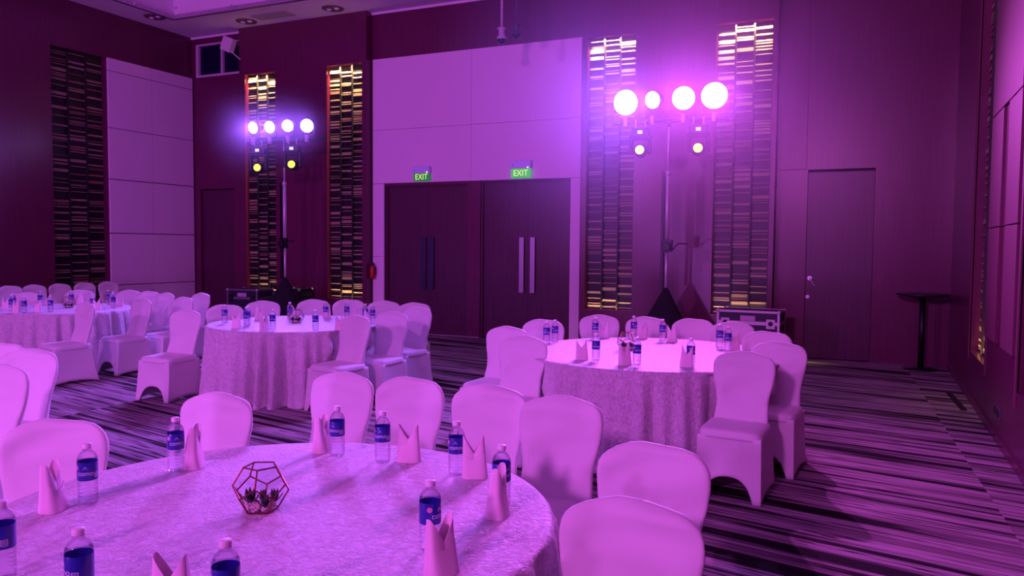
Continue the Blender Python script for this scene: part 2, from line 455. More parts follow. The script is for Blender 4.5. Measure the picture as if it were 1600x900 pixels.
d3 = bpy.data.objects.new('door_3', None); C.objects.link(d3); struct(d3, 'single flush door near the right corner')
bx('door_leaf', -.875, .035, YW + .03, YW + .069, .01, 2.80, DOORWOOD, d3)
bm = bmesh.new(); tube(bm, (-.815, YW + .012, 1.215), (-.815, YW + .03, 1.215), .034, 20)
hr = obj('door_handle', bm, STEEL, d3)
bm = bmesh.new(); tube(bm, (-.815, YW - .02, 1.215), (-.815, YW + .014, 1.215), .01); tube(bm, (-.815, YW - .02, 1.215), (-.735, YW - .02, 1.10), .009)
obj('lever', bm, STEEL, hr)
bm = bmesh.new(); tube(bm, (-.84, YW + .012, .935), (-.84, YW + .03, .935), .028, 20)
obj('lock_rosette', bm, STEEL, d3)

d4 = bpy.data.objects.new('door_4', None); C.objects.link(d4); struct(d4, 'dark flush door in the left recess')
bx('door_leaf', -13.10, -12.18, YW + .05, YW + .10, .01, 2.80, DOORWOOD, d4)

win = bpy.data.objects.new('window_1', None); C.objects.link(win); struct(win, 'small high control room window with pale frame and dark panes')
fr = simple('pale_window_frame', (.55, .46, .55), .5)
for a, b, c, d_ in ((-13.17, -13.10, 5.18, 5.87), (-13.10, -11.7, 5.18, 5.225), (-13.10, -11.7, 5.835, 5.87), (-12.47, -12.425, 5.22, 5.84)):
    bx('window_frame', a, b, YW - .02, YW + .06, c, d_, fr, win)
bx('pane', -13.10, -12.47, YW + .04, YW + .05, 5.22, 5.84, NAVYGLASS, win)
bx('pane', -12.425, -11.7, YW + .04, YW + .05, 5.22, 5.84, NAVYGLASS, win)

# left wall
wall_left = bpy.data.objects.new('wall_left', None); C.objects.link(wall_left); struct(wall_left)
PL = lambda u, z, d: (XL - d, u, z)
bm = bmesh.new(); holed(bm, YF, YW + .1, 0, ZC, [(9.40, 10.50, .62, 5.16, .12)], PL, back=False)
obj('veneer_face', bm, WOOD, wall_left)
bx('wall_core', XL - .3, XL - .13, YF, YW + .1, 0, ZC, BLACK, wall_left)
screen(wall_left, PL, 9.40, 10.50, .62, 5.16, 99, 0)
zs = (.10, .84, 1.845, 2.88, 3.86, 4.93, 5.18)
for z0, z1 in zip(zs, zs[1:]):
    for a, b in ((10.52, 11.52), (11.53, 12.57)):
        g = .0075 if z1 < 4 or z0 > 4.9 else .003
        bx('fabric_panel', XL + .001, XL + .035, a, b, z0 + g, z1 - g, FABRIC, wall_left, bevel=.004)

# right wall
wall_right = bpy.data.objects.new('wall_right', None); C.objects.link(wall_right); struct(wall_right)
PR = lambda u, z, d: (XR + d, u, z)
bm = bmesh.new(); holed(bm, YF, YW + .1, 0, ZC, [(8.80, 10.12, .53, 5.085, .12), (5.4, 6.98, .58, 5.085, .12)], PR, back=False)
obj('veneer_face', bm, WOOD, wall_right)
bx('wall_core', XR + .13, XR + .3, YF, YW + .1, 0, ZC, BLACK, wall_right)
screen(wall_right, PR, 8.80, 10.12, .53, 5.085, 5, 3, 1.5); screen(wall_right, PR, 5.4, 6.98, .58, 5.085, 6, 0)
for a, b in ((10.12, 10.19), (8.73, 8.80), (6.98, 7.05)):
    bx('screen_jamb', XR - .012, XR + .01, a, b, .45, 5.16, WOOD_R, wall_right)
for a, b, z0, z1 in ((7.08, 8.70, 2.91, 5.16), (7.08, 7.70, 1.87, 2.90), (8.0, 8.70, 1.87, 2.90), (7.08, 7.70, .84, 1.86), (8.0, 8.70, .84, 1.86)):
    bx('veneer_panel', XR - .03, XR - .001, a, b, z0, z1, WOOD_R, wall_right, bevel=.004)
for z0, z1 in ((1.87, 2.90), (.84, 1.86)): bx('groove_strip', XR - .008, XR - .001, 7.70, 8.0, z0, z1, WOOD, wall_right)
bm = bmesh.new(); box(bm, XR - .012, XR, 7.68, 8.02, .215, .315)
so = obj('socket_plate', bm, simple('chrome_plate', (.35, .33, .38), .25, .9), wall_right, bevel=.003)
for yy in (7.74, 7.85, 7.96): bx('socket', XR - .018, XR - .011, yy - .03, yy + .03, .235, .295, BLACK, so)
for nm, a in (('baseboard_left', (XL, XL + .02, YF, YW)), ('baseboard_right', (XR - .015, XR, YF, YW))):
    struct(bx(nm, *a, 0, .08, WOOD))

# ------------------------------------------------------------------ round tables with cloths
CHAIR_BOXES = []      # (x, y, facing angle) of every chair, filled before the cloths are built
# chair: name -> (top of back x, y, facing in degrees, label)
CH = [
 # round table nearest the viewer
 (-.652, 2.364, -90, 'white covered chair nearest the viewer, at the bottom edge right of the near table'),
 (-.763, 3.082, -91, 'second white covered chair right of the near table, behind the frontmost one'),
 (-1.453, 3.853, -88, 'white covered chair behind the near table, the tall one at its right rear edge'),
 (-1.932, 3.971, -88, 'white covered chair behind the near table, second from the right in its rear row'),
 (-2.465, 3.988, -88, 'white covered chair behind the near table, straight behind the napkin at its middle rear'),
 (-2.932, 3.959, -90, 'white covered chair behind the near table, straight behind the rear left bottle'),
 (-3.108, 3.109, -86, 'white covered chair alone beyond the left rear edge of the near table'),
 (-3.283, 2.316, -60, 'white covered chair with crumpled top edge at the left of the near table'),
 # chairs cut by the left frame edge
 (-5.053, 3.202, -78, 'white covered chair cut by the left picture edge, foremost of the left edge cluster'),
 (-5.632, 3.784, -72, 'white covered chair at the left picture edge, right one of the pair behind the foremost'),
 (-6.16, 3.90, -72, 'white covered chair at the left picture edge, mostly hidden behind its pair partner'),
 # right middle table
 (-.844, 6.176, -93, 'white covered chair standing full height at the right front of the right middle table'),
 (-.674, 6.953, -95, 'white covered chair at the right middle table, second behind the full height one'),
 (-.859, 7.759, -92, 'white covered chair at the right middle table, third behind the full height one'),
 (-2.745, 6.305, -90, 'white covered chair at the left front edge of the right middle table'),
 (-3.215, 6.987, -95, 'white covered chair left of the right middle table, half hidden by the left front one'),
 (-3.193, 7.851, -80, 'white covered chair at the left rear of the right middle table, two bottles before it'),
 (-2.838, 8.693, -75, 'white covered chair behind the right middle table, leftmost of its rear row'),
 (-2.291, 8.722, -78, 'white covered chair behind the right middle table, second from left in its rear row'),
 (-1.768, 8.749, -80, 'white covered chair behind the right middle table, third from left in its rear row'),
 (-1.312, 8.584, -84, 'white covered chair behind the right middle table, in front of the silver edged case'),
 # left middle table
 (-7.383, 6.875, -86, 'white covered chair standing alone full height left of the left middle table'),
 (-7.598, 7.696, -50, 'white covered chair behind the left middle table, leftmost of its rear row'),
 (-7.677, 8.480, -50, 'white covered chair in front of the dark case, behind the left middle table'),
 (-7.254, 9.045, -55, 'white covered chair behind the left middle table, right of the black draped tripod'),
 (-6.830, 9.305, -55, 'white covered chair behind the left middle table, below the second slatted screen'),
 (-6.254, 9.347, -60, 'white covered chair behind the left middle table, below the red extinguisher'),
 (-5.687, 9.250, -70, 'white covered chair behind the left middle table, hidden by the farthest right one'),
 (-5.225, 8.607, -98, 'white covered chair right of the left middle table, farthest of three before the doors'),
 (-5.131, 7.871, -92, 'white covered chair right of the left middle table, middle one of three'),
 (-5.201, 7.238, -98, 'white covered chair right of the left middle table, nearest of three'),
 # far left table
 (-9.343, 7.044, -100, 'white covered chair seen from the side in front of the far left table'),
 (-9.347, 7.917, -96, 'white covered chair with open front arch right of the far left table'),
 (-11.318, 9.321, -75, 'small white covered chair behind the far left table beside the wall panels'),
 (-10.758, 9.240, -80, 'white covered chair behind the far left table, next right of the small one'),
 (-10.21, 9.10, -98, 'white covered chair in the pair before the left recess door, left one'),
 (-9.72, 9.36, -98, 'white covered chair in the pair before the left recess door, right one'),
 (-9.185, 8.509, -96, 'white covered chair in front of the pair before the left recess door'),
 (-12.020, 8.015, -45, 'white covered chair behind the far left table, left of its rear bottle'),
 (-11.977, 8.893, -45, 'white covered chair behind the far left table, seen above its glass terrarium'),
]
WALLROW = [
 (-12.75, 8.165, 'white covered chair in the row along the left wall, leftmost one'),
 (-12.75, 8.571, 'white covered chair in the row along the left wall, second from left'),
 (-12.75, 9.024, 'white covered chair in the row along the left wall, middle one'),
 (-12.75, 9.495, 'white covered chair in the row along the left wall, second from right'),
 (-12.75, 9.970, 'white covered chair in the row along the left wall, rightmost by the fabric panels'),
]
placed = []
for x, y, a, lab in CH:
    f = Vector((math.cos(R(a)), math.sin(R(a))))
    p = Vector((x, y)) * .9241 + f * .265      # plan drawn for a taller eye point; .9241 brings it to this one
    placed.append((p.x, p.y, a, lab, (.93, .93, 1)))
for x, y, lab in WALLROW: placed.append((x + .30, y, -4, lab, (.88, .93, 1.022)))

TABLES = [
 ('near', -1.795, 2.022, 0.937, 'white crushed satin cloth on the round table nearest the viewer', 'round banquet table under the cloth nearest the viewer'),
 ('right', -1.682, 6.574, 1.087, 'white crushed satin cloth on the round table at right middle, before the right light stand', 'round banquet table under the cloth at right middle'),
 ('left', -5.922, 7.105, 0.984, 'white crushed satin cloth on the round table at left middle, before the left light stand', 'round banquet table under the cloth at left middle'),
 ('far', -10.038, 7.110, 0.937, 'white crushed satin cloth on the far left round table, near the left wall', 'round banquet table under the far left cloth'),
]
TT = .765
PLAN = .9372


def inside_chair(x, y, z):
    """how far a point must move back to clear the chairs (footprint test)"""
    for (cx, cy, a, _, s) in placed:
        f = Vector((math.cos(R(a)), math.sin(R(a)))); sd = Vector((-f.y, f.x)); d = Vector((x - cx, y - cy))
        lf, ls = d.dot(f), d.dot(sd)
        if abs(ls) < .262 and ((z < .52 and -.335 < lf < .27) or (z >= .52 and -.315 < lf < -.14)): return True
    return False


def table(key, cx, cy, r, clab, tlab):
    t = thing('banquet_table', tlab, 'table', (cx, cy, 0), 0, 'round banquet tables')
    bm = bmesh.new(); lathe(bm, [(r - .15, TT - .04), (r - .13, TT - .036), (r - .13, TT - .014), (r - .15, TT - .010)], 48)
    obj('tabletop', bm, DARKMETAL, t)
    for k in range(4):
        a = PI / 4 + k * PI / 2
        bm = bmesh.new(); tube(bm, (math.cos(a) * r * .45, math.sin(a) * r * .45, 0), (math.cos(a) * r * .45, math.sin(a) * r * .45, TT - .04), .02)
        obj('leg', bm, DARKMETAL, t)
    rr = random.Random(int(r * 1000)); ph = [rr.random() * 6.28 for _ in range(6)]
    seg, bm = 288, bmesh.new()
    # top disc rings, rounded edge, then the hanging skirt
    prof = [(r * q, TT) for q in (.12, .25, .38, .5, .62, .74, .85, .93, .975)] + [(r * .995, TT - .003), (r + .004, TT - .012)]
    rings = []
    cv = bm.verts.new((cx, cy, TT))
    zz = [TT - .03, TT - .07, TT - .13, .56, .48, .40, .32, .24, .16, .10, .05, .02, .006]
    for rad, z in prof + [(None, z) for z in zz]:
        ring = []; dent = [False] * seg
        for i in range(seg):
            th = 2 * PI * i / seg
            if rad is not None: q = rad; zv = z
            else:
                k = min(1.0, (TT - z) / TT)
                nf = int(r * 27)
                w1 = th * nf / 2 + ph[0] + 1.3 * math.sin(3 * th + ph[1]) + .8 * math.sin(7 * th + ph[2])
                fold = 1 - 2 * abs(math.sin(w1)) ** .9
                fold *= .55 + .45 * math.sin(5 * th + ph[3]) * math.sin(2 * th + ph[4])
                fold += .35 * math.sin(nf * 1.7 * th + ph[5])
                amp = .003 + .095 * k ** .65
                q = r + .006 + .060 * k ** 1.1 - amp * fold + (.030 * max(0, (k - .93) / .07) * (1 + math.sin(23 * th + ph[4])))
                zv = z + .006 * math.sin(37 * th) * (z < .1)
                n = 0; was = q
                while inside_chair(cx + q * math.cos(th), cy + q * math.sin(th), z) and n < 40: q -= .012; n += 1
                dent[i] = n > 0
            ring.append([q, zv])
        if rad is None and z < .74:      # soften the dents that chairs press into the skirt
            for _ in range(3):
                qs = [c[0] for c in ring]
                for i in range(seg):
                    if any(dent[(i + j) % seg] for j in range(-5, 6)): ring[i][0] = min(qs[i], (qs[i - 1] + qs[i] * 2 + qs[(i + 1) % seg]) / 4 + .002)
        rings.append([bm.verts.new((cx + q * math.cos(2 * PI * i / seg), cy + q * math.sin(2 * PI * i / seg), zv)) for i, (q, zv) in enumerate(ring)])
    for i in range(seg): bm.faces.new((cv, rings[0][i], rings[0][(i + 1) % seg]))
    for a, b in zip(rings, rings[1:]):
        for i in range(seg): bm.faces.new((a[i], b[i], b[(i + 1) % seg], a[(i + 1) % seg]))
    o = obj('tablecloth', bm, CLOTH, smooth=True)
    tag(o, clab, 'tablecloth', 'white round tablecloths')


for t_ in TABLES: table(*t_)


# ------------------------------------------------------------------ chairs in stretch covers; local +Y is the facing direction
def cover_back(seed):
    rr = random.Random(seed); bm = bmesh.new(); seg = 28; rings = []
    H0, H1 = .44, .93
    nz = 26
    pa, pb = rr.random() * 6, rr.random() * 6
    for j in range(nz + 1):
        v = j / nz; v = v if v < .7 else .7 + (1 - max(0.0, 1 - (v - .7) / .3) ** 1.7) * .3
        z = H0 + (H1 - H0) * v
        # half width: narrow waist, wide shoulders, rounded arch at the top
        wv = .205 - .013 * math.sin(PI * min(1, v / .6)) + .026 * max(0, min(1, (v - .3) / .45)) ** 1.2
        if v > .76:
            q = min(1.0, (v - .76) / .24)
            wv *= max(.02, (1 - q ** 3.2)) ** (1 / 2.9)
        th = .030 * (1 - max(0, (v - .9) / .1) ** 3 * .8) + .012 * (1 - v)
        yc = -.175 - .115 * v - .02 * math.sin(PI * v)
        ring = []
        for i in range(seg):
            a = 2 * PI * i / seg; ca, sa = math.cos(a), math.sin(a)
            x = wv * math.copysign(abs(ca) ** .55, ca); y = th * math.copysign(abs(sa) ** .7, sa)
            wr = .0105 * math.sin(58 * z + 7 * x + pa + 1.4 * math.sin(9 * x + pb)) * max(0, (v - .60)) / .40 + .0045 * math.sin(15 * x + 12 * z + pb) + .020 * noise.noise((x * 7 + pa, z * 11 + pb, sa))
            y += wr * math.copysign(abs(sa) ** .8, sa) * (1 - max(0, (v - .92) / .08))
            # slight forward wrap of the back at the sides
            y += .03 * (x / .22) ** 2
            arch = .012 * math.cos(x / .24 * PI / 2) * max(0, (v - .7) / .3)
            ring.append(bm.verts.new((x, yc + y, z + arch - .012 + .004 * math.sin(26 * x + pa) * (v > .9))))
        rings.append(ring)
    for a, b in zip(rings, rings[1:]):
        for i in range(seg): bm.faces.new((a[i], a[(i + 1) % seg], b[(i + 1) % seg], b[i]))
    bm.faces.new(list(reversed(rings[0]))); bm.faces.new(rings[-1])
    return mesh_of('chair_backrest', bm, SPANDEX, True)


def rrect(t, hx, hy, n):
    """rounded rectangle outline, t in 0..1"""
    a = 2 * PI * t; c, s = math.cos(a), math.sin(a)
    return hx * math.copysign(abs(c) ** (2 / n), c), hy * math.copysign(abs(s) ** (2 / n), s)


def outline(hx, hy, n=64, rad=.035):
    """points round a rectangle with small corner radius, evenly by side"""
    pts = []
    m = n // 4
    for k, (x0, y0, x1, y1) in enumerate(((hx, -hy, hx, hy), (hx, hy, -hx, hy), (-hx, hy, -hx, -hy), (-hx, -hy, hx, -hy))):
        for i in range(m):
            t = i / m; t2 = .5 - .5 * math.cos(PI * t)
            t2 = .5 * t + .5 * t2
            pts.append((x0 + (x1 - x0) * t2, y0 + (y1 - y0) * t2, k, t2))
    return pts


def cover_seat():
    bm = bmesh.new(); n = 64; rings = []
    for f, z in ((.0, .468), (.5, .467), (.8, .464), (.93, .458), (.985, .449), (1.004, .434), (1.012, .418), (1.010, .404)):
        ring = []
        for i in range(n):
            x, y = rrect(i / n, .222, .235, 7)
            ring.append(bm.verts.new((x * f, y * f + .01, z + .004 * math.sin(9 * x + 4 * y) * f)) if f else None)
        rings.append(ring)
    c = bm.verts.new((0, .01, .468))
    for i in range(n): bm.faces.new((c, rings[1][i], rings[1][(i + 1) % n]))
    for a, b in zip(rings[1:], rings[2:]):
        for i in range(n): bm.faces.new((a[i], b[i], b[(i + 1) % n], a[(i + 1) % n]))
    bm.faces.new(rings[-1])
    return mesh_of('chair_seat', bm, SPANDEX, True)


def cover_skirt():
    bm = bmesh.new(); n = 96; rings = []; nz = 12
    top = outline(.221, .234, n); bot = outline(.236, .275, n)
    for j in range(nz + 1):
        v = j / nz; ring = []
        for (tx, ty, k, t), (b_x, b_y, _, _) in zip(top, bot):
            # hem: arches front and back, nearly straight sides
            ar = .16 if k in (1, 3) else .035
            s = 2 * t - 1
            e = max(0, 1 - abs(s / .72) ** 2.4) ** .5 if k in (1, 3) else max(0, 1 - s * s)
            hem = .004 + ar * e
            z = .425 + (hem - .425) * v
            g = max(0.0, (.425 - z) / .425)
            x = tx + (b_x - tx) * g; y = ty + (b_y - ty) * (g ** 1.6)
            pull = math.sin(PI * min(1, v)) * .018 * (1 - s * s)
            if k == 0: x -= pull
            if k == 2: x += pull
            if k == 1: y -= pull * 1.2
            if k == 3: y += pull * 1.2
            if y < 0: y -= .035 * g ** 2
            ring.append(bm.verts.new((x, y + .01, z)))
        rings.append(ring)
    for a, b in zip(rings, rings[1:]):
        for i in range(n): bm.faces.new((a[i], b[i], b[(i + 1) % n], a[(i + 1) % n]))
    bmesh.ops.recalc_face_normals(bm, faces=bm.faces)
    geo = bmesh.ops.solidify(bm, geom=bm.faces[:], thickness=.004)
    return mesh_of('chair_skirt', bm, SPANDEX, True)


BACKS = [cover_back(s) for s in (1, 2, 3)]; SEATM, SKIRTM = cover_seat(), cover_skirt()
legs = []
for sx, sy, ty in ((-1, 1, .235), (1, 1, .235), (-1, -1, -.255), (1, -1, -.255)):
    bm = bmesh.new(); tube(bm, (sx * .212, ty, .0), (sx * .20, sy * .19, .41), .010, 8, .011)
    legs.append(mesh_of('chair_leg', bm, STEEL, True))
for i, (x, y, a, lab, s) in enumerate(placed):
    grp = 'white covered banquet chairs'
    t = thing('banquet_chair', lab, 'chair', (x, y, 0), R(a) - PI / 2, grp); t.scale = s
    put('backrest', BACKS[i % 3], t); put('seat', SEATM, t); put('skirt', SKIRTM, t)
    for m in legs: put('leg', m, t)


# ------------------------------------------------------------------ bottles
def wrap(me, rad, zc, tz, a0=0):
    for v in me.vertices:
        x, y, z = v.co; a = a0 + x / rad
        v.co = (math.sin(a) * (rad + z), -math.cos(a) * (rad + z), zc + y)
    return me


bm = bmesh.new()
prof = [(.0, .003), (.024, .0), (.032, .004), (.034, .012)]
z = .018
while z < .088:
    prof += [(.0345, z), (.0345, z + .006), (.0322, z + .0085), (.0322, z + .0105)]; z += .0125
prof += [(.0338, .094), (.0338, .163), (.0345, .168), (.0335, .176), (.028, .189), (.019, .198), (.0135, .202), (.0135, .206), (.0155, .2065), (.0155, .2085), (.0, .2085)]
lathe(bm, prof, 28, cap=False)
BODY = mesh_of('bottle_body', bm, PET, True)
bm = bmesh.new(); lathe(bm, [(.0, .209), (.0158, .209), (.0162, .211), (.0162, .2245), (.0150, .2265), (.0, .2268)], 24, cap=False); CAPME = mesh_of('bottle_cap', bm, CAPM, True)
bm = bmesh.new(); lathe(bm, [(.0346, .095), (.0350, .097), (.0350, .160), (.0346, .162)], 32, cap=False); LABME = mesh_of('bottle_label', bm, LABEL, True)
TXT = text_mesh('como', .025, .0002); TXT.materials.append(LETTER); wrap(TXT, .0353, .122, 0)
bm = bmesh.new()
for (p, q) in (((-.007, .137), (0, .147)), ((0, .147), (.007, .137))): tube(bm, (p[0], p[1], 0), (q[0], q[1], 0), .0008, 5)
for k, zz in enumerate((.104, .108)): tube(bm, (-.014, zz, 0), (.016, zz, 0), .0005, 4)
MARK = mesh_of('label_mark', bm, LETTER); wrap(MARK, .0353, 0, 0)
bm = bmesh.new()
pts = [bm.verts.new((.0085 * math.cos(2 * PI * i / 20), .0085 * math.sin(2 * PI * i / 20) + .143, .0002)) for i in range(20)]; bm.faces.new(pts)
EMB = mesh_of('label_emblem', bm, EMBLEM); wrap(EMB, .0353, 0, 0, -1.0)
bm = bmesh.new()
for k in range(6):
    u = -.009 + k * .003
    for c, d in ((.105, .1065), (.1215, .123)): box(bm, u, u + .003, c, d, 0, .0003)
for a, b in ((-.009, -.0075), (.0075, .009)): box(bm, a, b, .105, .123, 0, .0003)
for k in range(6): box(bm, -.0062 + k * .0021, -.0055 + k * .0021, .109, .1195, 0, .0003)
BAR = mesh_of('label_barcode', bm, LETTER); wrap(BAR, .0353, 0, 0, 1.15)

B = {
 'near': ([(-2.571, 1.924, 40), (-2.631, 2.377, 55), (-2.169, 2.865, 5), (-1.926, 2.867, 15), (-1.542, 2.840, 20), (-1.208, 2.571, 70), (-1.222, 2.081, 85), (-2.208, 1.383, 0), (-1.820, 1.333, -30), (-1.425, 1.435, -25)],
  ['beside the napkin at the far left of the near table', 'at the left rear edge of the near table, napkin right beside it', 'at the rear middle of the near table, left one of two close together', 'at the rear middle of the near table, right one of two close together', 'at the right rear of the near table between two napkins', 'at the right edge of the near table, half hidden by a tall napkin', 'at the right front of the near table, behind the foremost napkin', 'on the near table, cut by the left picture edge', 'on the near table, cut by the bottom edge, left one of two', 'on the near table, cut by the bottom edge, right one of two']),
 'right': ([(-2.847, 7.073, 0), (-2.831, 7.255, 40), (-2.579, 7.761, 20), (-2.074, 6.267, 10), (-2.254, 8.069, 60), (-1.697, 6.184, 30), (-1.899, 7.879, 10), (-1.290, 6.320, 60), (-1.287, 7.635, 20), (-1.177, 7.433, 5)],
  ['at the left end of the right middle table, nearer of two', 'at the left end of the right middle table, farther of two', 'at the rear left of the right middle table, behind another bottle', 'at the front left of the right middle table, between two napkins', 'at the rear of the right middle table, behind the terrarium', 'at the front middle of the right middle table, before the terrarium', 'at the rear middle of the right middle table, left of a napkin', 'at the front right of the right middle table, behind a napkin', 'at the right rear of the right middle table, left one of two', 'at the right rear of the right middle table, half hidden by a napkin']),
 'left': ([(-7.039, 7.116, 0), (-6.551, 6.959, 20), (-6.642, 7.077, 0), (-6.055, 6.837, 30), (-6.639, 7.812, 60), (-5.599, 7.012, 0), (-6.305, 8.101, 10), (-6.074, 8.233, 70), (-5.674, 8.070, 10), (-5.506, 7.979, 40)],
  ['at the left end of the left middle table, alone', 'at the left front of the left middle table, nearer of two in line', 'at the left front of the left middle table, farther of two in line', 'at the front of the left middle table, second from the terrarium', 'at the rear of the left middle table, before the black draped tripod', 'at the front of the left middle table, right of the terrarium', 'at the rear of the left middle table, behind a notched napkin', 'at the rear right of the left middle table, left of a napkin', 'at the right end of the left middle table, left of two', 'at the right end of the left middle table, right of two']),
 'far': ([(-10.786, 6.969, 0), (-11.073, 7.182, 0), (-10.352, 6.861, 0), (-11.303, 7.738, 30), (-11.031, 8.047, 10), (-10.190, 7.120, 0), (-9.98, 7.60, 20), (-10.68, 8.40, 0), (-10.318, 8.20, 30), (-10.0, 7.95, 0)],
  ['on the far left table at the picture edge, nearer of two', 'on the far left table at the picture edge, farther of two', 'at the front of the far left table, next to the napkin', 'at the rear left of the far left table, napkin right beside it', 'at the rear middle of the far left table, left of the terrarium', 'at the front of the far left table, before the terrarium', 'at the right front of the far left table, behind a napkin', 'at the rear right of the far left table, leftmost of four', 'at the rear right of the far left table, third of four', 'at the right end of the far left table, rightmost of four']),
}
for key, (pts, labs) in B.items():
    for (x, y, rz), lab in zip(pts, labs):
        t = thing('water_bottle', 'water bottle ' + lab, 'bottle', (x * PLAN, y * PLAN, TT + .001), R(rz), 'blue labelled water bottles'); t.scale = (.93, .93, .93)
        put('bottle_body', BODY, t); put('cap', CAPME, t); l = put('label', LABME, t)
        put('lettering', TXT, l); put('label_mark', MARK, l); put('emblem', EMB, l); put('barcode', BAR, l)


# ------------------------------------------------------------------ folded napkins: an oval pouch with two peaks and a lower front pocket
def napkin(seed):
    rr = random.Random(seed); bm = bmesh.new(); n = 48
    tilt = rr.uniform(-.06, .06)

    def wall(hx, hy, hfun, lean, z0=0.0):
        rows = []
        for j in range(7):
            v = j / 6; row = []
            for i in range(n):
                a = 2 * PI * i / n; x, y = rrect(i / n, hx * (1 - .16 * v), hy * (1 - .45 * v), 3.2)
                h = hfun(abs(math.copysign(abs(math.cos(a)) ** (2 / 3.2), 1)))
                row.append(bm.verts.new((x + tilt * v * h, y + lean * v * v, z0 + h * v)))
            rows.append(row)
        for a, b in zip(rows, rows[1:]):
            for i in range(n): bm.faces.new((a[i], a[(i + 1) % n], b[(i + 1) % n], b[i]))
    pk = rr.uniform(.062, .078)
    wall(.052, .036, lambda c: .098 + pk * c ** 1.1, rr.uniform(-.006, .006))
    # front pocket layer
    rows = []
    for j in range(5):
        v = j / 4; row = []
        for i in range(25):
            a = PI + PI * i / 24
            x, y = rrect(a / (2 * PI), .0545 * (1 - .14 * v), .0395 * (1 - .40 * v), 3.2)
            row.append(bm.verts.new((x + tilt * v * .09, y - .004, (.088 + .012 * math.cos(2 * a)) * v)))
        rows.append(row)
    for a, b in zip(rows, rows[1:]):
        for i in range(24): bm.faces.new((a[i], a[i + 1], b[i + 1], b[i]))
    bmesh.ops.recalc_face_normals(bm, faces=bm.faces)
    bmesh.ops.solidify(bm, geom=bm.faces[:], thickness=.0016)
    return mesh_of('folded_napkin', bm, NAPKIN, False)


NAPS = [napkin(s) for s in (1, 2, 3, 4)]
NP = {
 'near': ([(-2.629, 1.827, 118), (-2.604, 2.444, 118), (-2.280, 2.897, 100), (-1.831, 2.937, 20), (-1.460, 2.850, 25), (-1.176, 2.465, 98), (-1.112, 1.953, 72), (-1.60, 1.43, 20)],
  ['at the far left of the near table, beside a bottle', 'at the left rear edge of the near table, right of a bottle', 'at the rear of the near table, left of the bottle pair', 'at the rear middle of the near table, right of the bottle pair', 'at the right rear of the near table, two sharp peaks', 'at the right edge of the near table, hiding a bottle', 'at the right front of the near table, foremost one', 'at the bottom edge of the near table, only its tip in view']),
 'right': ([(-2.508, 7.865, 20), (-2.145, 7.997, 25), (-1.799, 7.872, 10), (-2.192, 6.247, 20), (-1.785, 6.137, 40), (-1.315, 6.269, 15), (-1.130, 7.50, 30)],
  ['at the rear left of the right middle table, beside a bottle', 'at the rear of the right middle table, right of the terrarium', 'at the rear middle of the right middle table, before a chair', 'at the front left of the right middle table, left of a bottle', 'at the front middle of the right middle table, before the terrarium', 'at the front right of the right middle table, before a bottle', 'at the right rear of the right middle table, partly behind a chair']),
 'left': ([(-6.494, 6.748, 10), (-6.088, 6.742, 70), (-6.95, 7.60, 60), (-6.75, 8.05, 60), (-5.365, 7.142, 15), (-6.40, 8.25, 20), (-6.10, 8.42, 20), (-5.90, 8.20, 50), (-5.62, 8.05, 60)],
  ['at the left front of the left middle table, left of bottles', 'at the front of the left middle table, low and rounded', 'at the left rear of the left middle table, behind the bottle pair', 'at the rear of the left middle table, left of the terrarium', 'at the front of the left middle table, before the terrarium', 'at the rear of the left middle table, notched, right of terrarium', 'at the rear right of the left middle table, right of a bottle', 'at the right end of the left middle table, left one of two', 'at the right end of the left middle table, right one of two']),
 'far': ([(-11.049, 7.066, 30), (-10.423, 6.80, 20), (-11.30, 7.849, 70), (-10.30, 7.02, 20), (-11.0, 8.159, 20), (-9.93, 7.62, 40), (-10.56, 8.40, 60), (-10.15, 8.18, 20)],
  ['on the far left table at the picture edge', 'at the front of the far left table, left of a bottle', 'at the rear left of the far left table, right of a bottle', 'at the front of the far left table, before the terrarium', 'at the rear middle of the far left table, by the terrarium', 'at the right front of the far left table, before a bottle', 'at the rear right of the far left table, between bottles', 'at the right end of the far left table, behind a chair']),
}
q = 0
for key, (pts, labs) in NP.items():
    for (x, y, rz), lab in zip(pts, labs):
        o = put('folded_napkin', NAPS[q % 4], None, (x * PLAN, y * PLAN, TT + .001), (0, 0, R(rz)), (.93, .93, .95)); q += 1
        tag(o, 'pinkish folded napkin ' + lab, 'napkin', 'folded napkins standing on the tables')


# ------------------------------------------------------------------ glass terrariums
phi = (1 + 5 ** .5) / 2
DV = [Vector(v) for v in [(a, b, c) for a in (-1, 1) for b in (-1, 1) for c in (-1, 1)] + [(0, a / phi, b * phi) for a in (-1, 1) for b in (-1, 1)] + [(a / phi, b * phi, 0) for a in (-1, 1) for b in (-1, 1)] + [(a * phi, 0, b / phi) for a in (-1, 1) for b in (-1, 1)]]
DE = [(i, j) for i in range(20) for j in range(i) if abs((DV[i] - DV[j]).length - 2 / phi) < 1e-3]
IC = [Vector(v) for v in [(a, 0, b * phi) for a in (-1, 1) for b in (-1, 1)] + [(0, a * phi, b) for a in (-1, 1) for b in (-1, 1)] + [(a * phi, b, 0) for a in (-1, 1) for b in (-1, 1)]]
DF = []
for nrm in IC:
    top5 = sorted(range(20), key=lambda i: -DV[i].dot(nrm))[:5]
    a = nrm.orthogonal().normalized(); b = nrm.normalized().cross(a)
    DF.append((nrm.normalized(), sorted(top5, key=lambda i: math.atan2(DV[i].dot(b), DV[i].dot(a)))))


